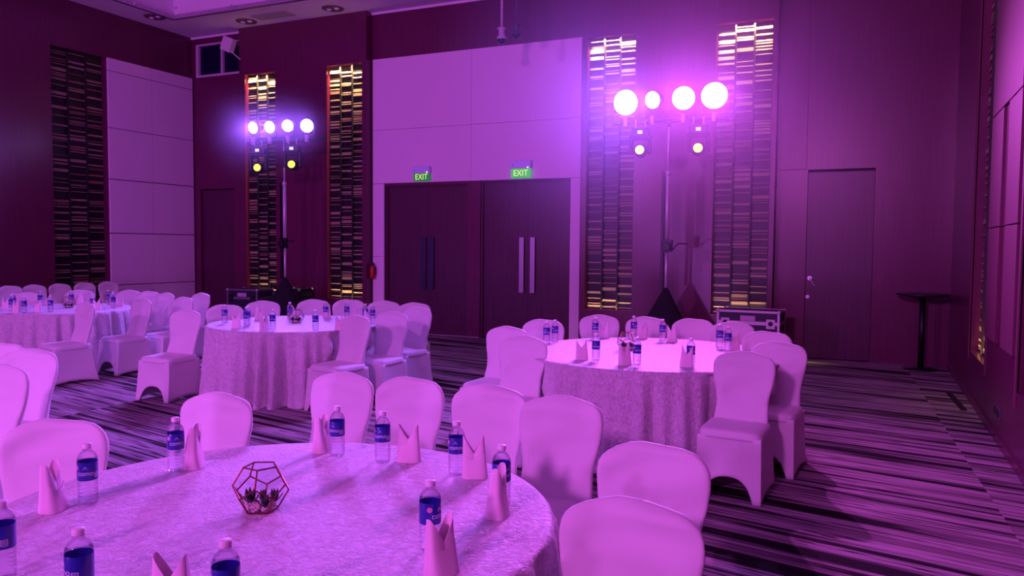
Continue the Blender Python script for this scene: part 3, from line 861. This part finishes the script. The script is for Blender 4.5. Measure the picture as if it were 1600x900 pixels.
def terrarium(x, y, rz, label, size=.093, detail=True):
    t = thing('glass_terrarium', label, 'terrarium', (x * PLAN, y * PLAN, TT + .002), R(rz), 'dodecahedral glass terrariums')
    down = DF[0][0]; rot = down.rotation_difference(Vector((0, 0, -1))).to_matrix()
    V = [rot @ v * (size / 3 ** .5) for v in DV]
    zmin = min(v.z for v in V); V = [v - Vector((0, 0, zmin - .0025)) for v in V]
    bm = bmesh.new()
    for i, j in DE: tube(bm, V[i], V[j], .0028, 6)
    obj('frame', bm, BRONZE, t)
    op = max(range(12), key=lambda k: (rot @ DF[k][0]).z * .6 - (rot @ DF[k][0]).y)
    for k, (nrm, f) in enumerate(DF):
        if k == op: continue
        bm = bmesh.new(); bm.faces.new([bm.verts.new(V[i]) for i in f]); obj('pane', bm, PANE, t)
    rr = random.Random(3); bm = bmesh.new()
    for k in range(150):
        a = rr.random() * 6.28; q = rr.random() ** .5 * size * .52; zz = .008 + rr.random() * .018
        m = Matrix.Translation((q * math.cos(a), q * math.sin(a), zz)) @ Matrix.Diagonal((1, 1, .7, 1))
        bmesh.ops.create_icosphere(bm, subdivisions=1, radius=.006 + rr.random() * .003, matrix=m)
    o = obj('pebbles', bm, PEBBLE, t, True); o['kind'] = 'stuff'
    if not detail: plants = ((-.02, .0, 1), (.025, .015, .8))
    else: plants = ((-.038, -.005, 1.15), (.032, .030, .95), (.034, -.034, .9), (-.01, .03, .8))
    bm = bmesh.new(); n = 6
    rows = []
    for j in range(n + 1):
        v = j / n; wd = .0095 * math.sin(PI * (.12 + .88 * v) ** .8) + .0004
        rows.append([bm.verts.new((sx * wd, .004 + .034 * v * .75, .030 * v * (.6 + .5 * v) + (.0022 if sx == 0 else .004))) for sx in (-1, 0, 1)] + [bm.verts.new((0, .004 + .034 * v * .75, .030 * v * (.6 + .5 * v) - .002))])
    for a, b in zip(rows, rows[1:]):
        for i in range(4): bm.faces.new((a[i], a[(i + 1) % 4], b[(i + 1) % 4], b[i]))
    leaf = mesh_of('succulent_leaf', bm, LEAF, True)
    for px, py, sc in plants:
        bm = bmesh.new(); tube(bm, (0, 0, 0), (0, 0, .012), .004, 6); s = obj('succulent', bm, LEAF, t, loc=(px, py, .022), scale=(sc, sc, sc))
        for k in range(8): put('leaf', leaf, s, rot=(rr.uniform(-.1, .35) if k < 5 else .7, 0, k * 2.4))


terrarium(-1.963, 2.150, 12, 'bronze framed glass terrarium with dark succulents on the near table', .092)
terrarium(-2.03, 7.06, 30, 'bronze framed glass terrarium on the right middle table among bottles', .092)
terrarium(-6.32, 7.55, 20, 'bronze framed glass terrarium on the left middle table', .092)
terrarium(-10.62, 7.70, 40, 'bronze framed glass terrarium on the far left table, half behind a chair', .092)


# ------------------------------------------------------------------ lighting stands, par lights, moving heads
def stand(x, y, label):
    t = thing('lighting_stand', label, 'light stand', (x, y, 0), 0, 'crank lighting stands'); t.scale = (1, 1, .9845)
    for k in range(3):
        a = R(90 + 120 * k); bm = bmesh.new(); tube(bm, (0, 0, .85), (.66 * math.cos(a), .66 * math.sin(a), .02), .018); obj('leg', bm, DARKMETAL, t)
    bm = bmesh.new(); ap = bm.verts.new((0, 0, 1.10)); rg = []
    for i in range(24):
        a = 2 * PI * i / 24; k = .66 + .07 * math.cos(3 * (a - R(90)))
        rg.append(bm.verts.new((k * math.cos(a), k * math.sin(a), .004)))
    md = [bm.verts.new(((p.co.x) * .40, p.co.y * .40, .62)) for p in rg]
    nk = [bm.verts.new((p.co.x * .05, p.co.y * .05, 1.07)) for p in rg]
    for i in range(24):
        j = (i + 1) % 24
        bm.faces.new((rg[i], rg[j], md[j], md[i])); bm.faces.new((md[i], md[j], nk[j], nk[i])); bm.faces.new((nk[i], nk[j], ap))
    obj('leg_cover', bm, BLACKCLOTH, t, True)
    bm = bmesh.new(); tube(bm, (0, 0, .9), (0, 0, 1.80), .021, 14); obj('lower_pole', bm, STEEL, t, True)
    bm = bmesh.new(); tube(bm, (0, 0, 1.74), (0, 0, 2.80), .034, 14); tube(bm, (0, 0, 2.76), (0, 0, 2.82), .042, 14); obj('sleeve', bm, ALU, t, True)
    bm = bmesh.new(); box(bm, -.085, -.040, -.03, .03, 1.05, 2.82); obj('rail', bm, DARKMETAL, t)
    bm = bmesh.new(); tube(bm, (0, 0, 2.8), (0, 0, 3.50), .018, 14); obj('upper_pole', bm, STEEL, t, True)
    bm = bmesh.new(); box(bm, -.05, .10, -.10, -.035, 1.62, 1.80); tube(bm, (.025, -.16, 1.70), (.025, -.10, 1.70), .06, 16)
    wi = obj('winch', bm, DARKMETAL, t, bevel=.006)
    bm = bmesh.new(); path_tube(bm, [(.06, -.15, 1.66), (.13, -.15, 1.66), (.20, -.15, 1.745), (.34, -.15, 1.74)], .010); obj('crank_handle', bm, DARKMETAL, wi)
    bm = bmesh.new(); tube(bm, (-.85, 0, 3.56), (.85, 0, 3.56), .025, 12); tube(bm, (0, 0, 3.47), (0, 0, 3.60), .034, 12); obj('crossbar', bm, DARKMETAL, t, True)
    return t


def par(x, y, z, r, lens, label, aim, power, color, angle=72):
    tilt = 12
    t = thing('par_light', label, 'stage light', (x, y, z), 0, 'par lights on the stand crossbars')
    d = (Vector(aim) - Vector((x, y, z))).normalized()
    q = d.to_track_quat('-Y', 'Z').to_matrix().to_4x4()
    bm = bmesh.new(); rings = lathe(bm, [(r * .55, -.20), (r * .8, -.17), (r * 1.0, -.06), (r * 1.04, -.0), (r * 1.04, .012), (r * .985, .012), (r * .985, -.004)], 28, cap=False)
    bm.faces.new(list(reversed(rings[0])))
    bmesh.ops.transform(bm, matrix=q @ Matrix.Rotation(PI / 2, 4, 'X'), verts=bm.verts)
    obj('housing', bm, BLACK, t, True)
    bm = bmesh.new(); lathe(bm, [(.001, .006), (r * .5, .005), (r * .985, .001)], 28, cap=False)
    bmesh.ops.transform(bm, matrix=q @ Matrix.Rotation(PI / 2, 4, 'X'), verts=bm.verts)
    obj('lens', bm, lens, t, True)
    bm = bmesh.new(); hb = 3.525 - z
    path_tube(bm, [(-r * 1.1, .05, 0), (-r * 1.1, .02, hb + .05), (r * 1.1, .02, hb + .05), (r * 1.1, .05, 0)], .009)
    obj('yoke', bm, DARKMETAL, t)
    bm = bmesh.new(); box(bm, -.022, .022, -.03, .03, hb - .06, hb + .06); tube(bm, (0, -.05, hb - .025), (0, .05, hb - .025), .008); obj('clamp', bm, ALU, t)
    l = bpy.data.lights.new('par_beam', 'SPOT'); l.energy = power; l.color = color; l.spot_size = R(angle); l.spot_blend = 1.0; l.shadow_soft_size = .05
    lo = bpy.data.objects.new('par_beam', l); C.objects.link(lo)
    lo.location = Vector((x, y, z)) + d * .03
    lo.rotation_euler = d.to_track_quat('-Z', 'Y').to_euler()
    return t


def head(x, y, z, label, rz, power):
    """small moving head hanging under the crossbar; z is the lens centre"""
    t = thing('moving_head_light', label, 'stage light', (x, y, z), R(rz), 'moving head lights under the crossbars')
    zt = 3.475 - z
    bm = bmesh.new(); box(bm, -.13, .13, -.09, .09, zt - .19, zt - .06); b = obj('base', bm, BLACK, t, bevel=.015)
    bm = bmesh.new(); box(bm, -.035, .035, -.0925, -.0905, zt - .15, zt - .10); obj('display', bm, emit_mat('display_glow', (.8, .7, 1), 1.2), b)
    for sx in (-.07, .07):
        bm = bmesh.new(); path_tube(bm, [(sx, 0, zt - .06), (sx, -.02, zt + .0), (sx, -.03, zt + .05), (sx, .03, zt + .05)], .011, 6)
        obj('hook_clamp', bm, ALU, t)
    bm = bmesh.new()
    for sx in (-1, 1):
        v = box(bm, sx * .135 - .025, sx * .135 + .025, -.055, .055, -.05, zt - .17)
    box(bm, -.15, .15, -.06, .06, zt - .225, zt - .185)
    obj('yoke', bm, BLACK, t, bevel=.012)
    bm = bmesh.new()
    q = Matrix.Rotation(PI / 2, 4, 'X')
    lathe(bm, [(.005, -.20), (.06, -.195), (.092, -.16), (.100, -.08), (.096, .04), (.082, .095), (.066, .10), (.066, .09)], 24, cap=False)
    bmesh.ops.transform(bm, matrix=q, verts=bm.verts); obj('head', bm, BLACK, t, True)
    bm = bmesh.new(); lathe(bm, [(.001, .099), (.03, .098), (.066, .092)], 24, cap=False)
    bmesh.ops.transform(bm, matrix=q, verts=bm.verts); obj('lens', bm, LENS_Y, t, True)
    l = bpy.data.lights.new('head_beam', 'SPOT'); l.energy = power; l.color = (1, .8, .12); l.spot_size = R(40); l.spot_blend = 1.0; l.shadow_soft_size = .03
    lo = bpy.data.objects.new('head_beam', l); C.objects.link(lo)
    lo.location = Vector((x, y - .11, z)); lo.rotation_euler = Vector((.25, -1, -.55)).to_track_quat('-Z', 'Y').to_euler()
    return t


stand(-2.735, 11.5, 'crank lighting stand with black draped tripod between the two right slatted screens')
stand(-9.62, 11.2, 'crank lighting stand with black draped tripod between the two left slatted screens')
par(-3.381, 11.46, 3.814, .185, LENS_V, 'lit violet white par light, leftmost of four on the right stand', (-3.4, -1, 1.3), POW_R * 1.2, VIOLET)  # right stand lamps drawn oversize, their bloom put into the radius
par(-2.972, 11.46, 3.824, .125, LENS_V, 'lit violet white par light, second of four on the right stand, smallest looking', (-6.0, 1, 1.3), POW_R * 1.2, VIOLET)
par(-2.519, 11.46, 3.820, .165, LENS_M, 'lit magenta white par light, third of four on the right stand', (-1.9, -1, 1.3), POW_R, MAGENTA)
par(-2.081, 11.46, 3.826, .185, LENS_M, 'lit magenta white par light, rightmost of four on the right stand', (.5, 2.5, .9), POW_R, MAGENTA)
par(-10.300, 11.16, 3.778, .105, LENS_V, 'lit violet white par light, leftmost of four on the left stand', (-9.5, 0, 1.3), POW_L, VIOLET, 112)
par(-9.911, 11.16, 3.768, .105, LENS_V, 'lit violet white par light, second of four on the left stand', (-8, 0, 1.3), POW_L, VIOLET, 112)
par(-9.502, 11.16, 3.768, .105, LENS_V, 'lit violet white par light, third of four on the left stand', (-6, 0, 1.3), POW_L, VIOLET, 112)
par(-9.075, 11.16, 3.745, .115, LENS_V, 'lit violet white par light, rightmost of four on the left stand', (-4, 0, 1.3), POW_L, VIOLET, 112)
head(-3.143, 11.44, 3.091, 'black moving head light with yellow lens hanging left under the right crossbar', 10, 14)
head(-2.292, 11.44, 3.082, 'black moving head light with yellow lens hanging right under the right crossbar', 10, 14)
head(-10.158, 11.14, 3.040, 'black moving head light with yellow lens hanging left under the left crossbar', 25, 10)
head(-9.378, 11.14, 3.071, 'black moving head light with yellow lens hanging right under the left crossbar', 25, 10)


# ------------------------------------------------------------------ flight cases
def flight_case(x, y, wd, dp, h, rz, label, trim):
    t = thing('flight_case', label, 'case', (x, y, 0), R(rz), 'equipment cases by the pilasters')
    wheels = .08; lid = h - .17
    bx('body', -wd / 2 + .004, wd / 2 - .004, -dp / 2 + .004, dp / 2 - .004, wheels, lid - .002, CASEPLY, t)
    bx('lid', -wd / 2 + .004, wd / 2 - .004, -dp / 2 + .004, dp / 2 - .004, lid + .002, h - .003, CASEPLY, t)
    for k, (sx, sy) in enumerate(((-1, -1), (1, -1), (1, 1), (-1, 1))):
        bm = bmesh.new(); cx, cy = sx * wd / 2, sy * dp / 2
        box(bm, min(cx, cx - sx * .03), max(cx, cx - sx * .03), min(cy, cy - sy * .03), max(cy, cy - sy * .03), wheels, h); obj('corner_trim', bm, trim, t)
        bm = bmesh.new(); bmesh.ops.create_uvsphere(bm, u_segments=12, v_segments=8, radius=.026, matrix=Matrix.Translation((cx - sx * .01, cy - sy * .01, h - .012))); obj('ball_corner', bm, STEEL, t, True)
        bm = bmesh.new(); tube(bm, (cx - sx * .10 - .015, cy - sy * .10, .04), (cx - sx * .10 + .015, cy - sy * .10, .04), .04, 14); box(bm, cx - sx * .1 - .03, cx - sx * .1 + .03, cy - sy * .1 - .03, cy - sy * .1 + .03, .075, wheels); obj('castor', bm, DARKMETAL, t)
    for zz, hh in ((h - .028, .030), (lid - .024, .048)):
        bm = bmesh.new(); box(bm, -wd / 2 + .03, wd / 2 - .03, -dp / 2 - .002, -dp / 2 + .01, zz, zz + hh); box(bm, -wd / 2 + .03, wd / 2 - .03, dp / 2 - .01, dp / 2 + .002, zz, zz + hh)
        box(bm, -wd / 2 - .002, -wd / 2 + .01, -dp / 2 + .03, dp / 2 - .03, zz, zz + hh); box(bm, wd / 2 - .01, wd / 2 + .002, -dp / 2 + .03, dp / 2 - .03, zz, zz + hh); obj('edge_trim', bm, trim, t)
    for xx in (-wd * .36, wd * .36):
        bm = bmesh.new(); box(bm, xx - .058, xx + .058, -dp / 2 - .006, -dp / 2 - .002, lid - .07, lid + .06); l = obj('latch', bm, ALU if trim is ALU else DARKMETAL, t, bevel=.003)
        bm = bmesh.new(); tube(bm, (xx, -dp / 2 - .012, lid), (xx, -dp / 2 - .005, lid), .032, 16); box(bm, xx - .03, xx + .03, -dp / 2 - .018, -dp / 2 - .010, lid - .006, lid + .006); obj('butterfly_catch', bm, DARKMETAL if trim is ALU else BLACK, l)
    bx('name_plate', -.10, .10, -dp / 2 - .005, -dp / 2 - .001, lid + .03, lid + .10, simple('plate_lilac', (.62, .45, .60), .5), t)


flight_case(-1.50, 11.45, .85, .50, .795, -3, 'black flight case with bright aluminium edges in front of the rightmost slatted screen', ALU)
flight_case(-10.72, 11.50, .68, .50, .812, 6, 'dark flight case with pale name plate left of the left light stand', simple('dull_trim', (.22, .2, .26), .5, .5))
flight_case(-10.13, 12.12, .44, .44, .802, 4, 'narrow black case between the plated case and the left draped tripod', DARKMETAL)

# ------------------------------------------------------------------ cocktail table in the right corner
t = thing('cocktail_table', 'tall dark round cocktail table in the far right corner', 'table', (.685, 12.19, 0)); t.scale = (.94, .94, .97)
bm = bmesh.new(); lathe(bm, [(.0, 1.055), (.33, 1.055), (.36, 1.065), (.36, 1.080), (.0, 1.082)], 40, cap=False); obj('tabletop', bm, DARKMETAL, t)
bm = bmesh.new(); tube(bm, (0, 0, .02), (0, 0, 1.06), .042, 18); obj('column', bm, DARKMETAL, t, True)
bm = bmesh.new(); lathe(bm, [(.0, 0), (.24, 0), (.24, .010), (.06, .03), (.0, .03)], 36, cap=False); obj('base', bm, DARKMETAL, t, True)

# ------------------------------------------------------------------ exit signs, extinguisher, cameras, speaker, cables
EXITBOX = simple('bluish_white_housing', (.62, .66, .98), .4)
ET = text_mesh('EXIT', .165, .001)
ET.materials.append(EXITTXT)
for x0, x1, z0, z1, g, lab in ((-7.73, -7.37, 2.845, 3.11, GREEN, 'green EXIT sign above the left double door, the dimmer one'), (-5.745, -5.36, 2.845, 3.145, GREEN2, 'green EXIT sign above the right double door, the brighter one')):
    t = thing('exit_sign', lab, 'sign', ((x0 + x1) / 2, YW - .037, z0), 0, 'green EXIT signs')
    wd, h = x1 - x0, z1 - z0
    bx('housing', -wd / 2, wd / 2, -.09, 0, h * .53, h, EXITBOX, t, bevel=.006)
    gp = bx('panel', -wd / 2 + .012, wd / 2 - .004, -.06, -.035, 0, h * .53, g, t)
    te = put('lettering', ET, gp, (0, -.0615, h * .265), (PI / 2, 0, 0), (.78 * wd / .36, .88, 1))
    bm = bmesh.new(); tube(bm, (wd * .38, -.094, h * .58), (wd * .38, -.088, h * .58), .012, 10); obj('indicator', bm, LED_W, t)
    bm = bmesh.new(); tube(bm, (-wd * .36, -.093, h * .72), (-wd * .36, -.089, h * .72), .010, 10); obj('test_button', bm, BLACK, t)

t = thing('fire_extinguisher', 'small red fire extinguisher hung on the pilaster left of the doors', 'extinguisher', (-8.62, YW - .11, 1.02))
bm = bmesh.new(); lathe(bm, [(.0, 0), (.045, 0), (.052, .01), (.052, .20), (.035, .235), (.018, .245), (.018, .26), (0, .26)], 20, cap=False); obj('cylinder', bm, RED, t, True)
bm = bmesh.new(); box(bm, -.02, .02, -.02, .02, .258, .29); tube(bm, (0, 0, .285), (.05, -.03, .30), .008); tube(bm, (0, 0, .27), (.05, -.03, .255), .006); obj('valve', bm, BLACK, t)
bm = bmesh.new(); path_tube(bm, [(.015, 0, .27), (.062, 0, .22), (.066, 0, .08)], .008); obj('hose', bm, BLACK, t)
bx('bracket', -.03, .03, .045, .075, .06, .20, BLACK, t)

for x, y, z, rr_, col, lab in ((-5.22, 11.0, 4.74, .075, simple('grey_paint', (.50, .45, .5), .5), 'pale dome camera hanging on a ceiling pole above the right doors'), (-5.335, 11.8, 5.02, .078, simple('shaded_grey_paint', (.10, .08, .14), .6), 'shaded dome camera on a ceiling pole just right of the pale one')):  # rear camera stands unlit; its shade is put into a darker grey
    t = thing('security_camera', lab, 'camera', (x, y, z), 0, 'dome cameras on ceiling poles')
    bm = bmesh.new(); tube(bm, (0, 0, .24), (0, 0, ZC - z), .020, 12); obj('drop_pole', bm, col, t, True)
    bm = bmesh.new(); lathe(bm, [(.02, .26), (rr_ * .95, .245), (rr_ * .95, .235), (rr_ * .6, .22), (rr_ * .62, .14), (rr_ * .9, .115), (rr_, .10), (rr_, .075), (.0, .075)], 24, cap=False); obj('housing', bm, col, t, True)
    bm = bmesh.new(); lathe(bm, [(rr_ * .97, .075), (rr_ * .9, .04), (rr_ * .6, .012), (.001, .0)], 24, cap=False); obj('dome', bm, NAVYGLASS, t, True)

t = thing('wall_speaker', 'small white box speaker tilted in front of the high window', 'speaker', (-11.98, 12.30, 5.56))
bm = bmesh.new(); box(bm, -.13, .13, -.07, .07, 0, .28); bmesh.ops.rotate(bm, verts=bm.verts, cent=(0, 0, .14), matrix=Matrix.Rotation(R(22), 3, 'Y')); obj('cabinet', bm, simple('lilac_white', (.7, .6, .7), .5), t, bevel=.01)
bm = bmesh.new(); tube(bm, (0, .05, .18), (.0, .32, .22), .018); obj('bracket', bm, WHITEPLASTIC, t)
bm = bmesh.new(); path_tube(bm, [(.08, .0, .02), (.13, .02, -.06), (.22, .10, -.16)], .010, 6); obj('cable', bm, WHITEPLASTIC, t)

for x, y, two, lab in ((-12.703, 11.132, 1, 'twin eyed recessed downlight in the ceiling above the left wall'), (-11.277, 12.059, 0, 'recessed downlight in the ceiling next to the left recess'), (-9.183, 12.044, 1, 'recessed downlight in the ceiling above the second left screen')):
    t = thing('downlight', lab, 'ceiling light', (x, y, ZC), 0, 'recessed ceiling downlights')
    bm = bmesh.new(); lathe(bm, [(.0, -.012), (.20, -.012), (.205, -.001), (0, -.001)], 28, cap=False); obj('trim_ring', bm, simple('downlight_trim', (.16, .10, .15), .4), t)
    for k in (-1, 1):
        bm = bmesh.new(); lathe(bm, [(.0, -.035), (.035, -.03), (.05, -.012)], 16, cap=False, center=(k * .085, 0)); obj('lamp', bm, CAPM, t, True)  # white colour stands in for the glints on the lamp eyes
for x, y, z in ((-12.315, 10.345, ZC - .02), (-10.735, 11.095, ZC - .02), (-11.9, 10.9, ZC + .02)):
    bm = bmesh.new(); bmesh.ops.create_icosphere(bm, subdivisions=2, radius=.028, matrix=Matrix.Translation((x, y, z))); obj('crystal_drop', bm, STEEL, ceiling, True)

bm = bmesh.new(); box(bm, -.03, .03, -.55, .55, 0, .012); o = obj('cable_cover', bm, BLACK, loc=(.905, 9.80, 0), rot=(0, 0, R(3)), bevel=.004)
tag(o, 'black rubber cable strip lying on the carpet along the right wall', 'cable cover')
bm = bmesh.new(); rr = random.Random(4)
for k in range(4):
    p = [( (.12 + .02 * k) * math.cos(a), (.10 + .015 * k) * math.sin(a), .012 + .018 * k + .01 * math.sin(a * 2 + k)) for a in [i * PI / 8 for i in range(17)]]
    path_tube(bm, p, .011, 6)
o = obj('cable_coil', bm, BLACK, loc=(-4.42, 12.1, 0)); tag(o, 'coil of black cable on the floor right of the double doors', 'cable')


# ------------------------------------------------------------------ haze drifting round the light stands
def haze(name, c, r, dens, label):
    bm = bmesh.new(); bmesh.ops.create_icosphere(bm, subdivisions=3, radius=1.0)
    o = obj(name, bm, haze_mat(name, dens), loc=c, scale=r); o['kind'] = 'stuff'; o['label'] = label


haze('haze_cloud', (-2.0, 9.3, 3.7), (3.05, 3.1, 2.9), .046, 'violet stage haze around the right light stand')
haze('haze_cloud', (-9.7, 10.9, 3.7), (1.7, .9, 1.3), .05, 'thin stage haze around the left light stand')
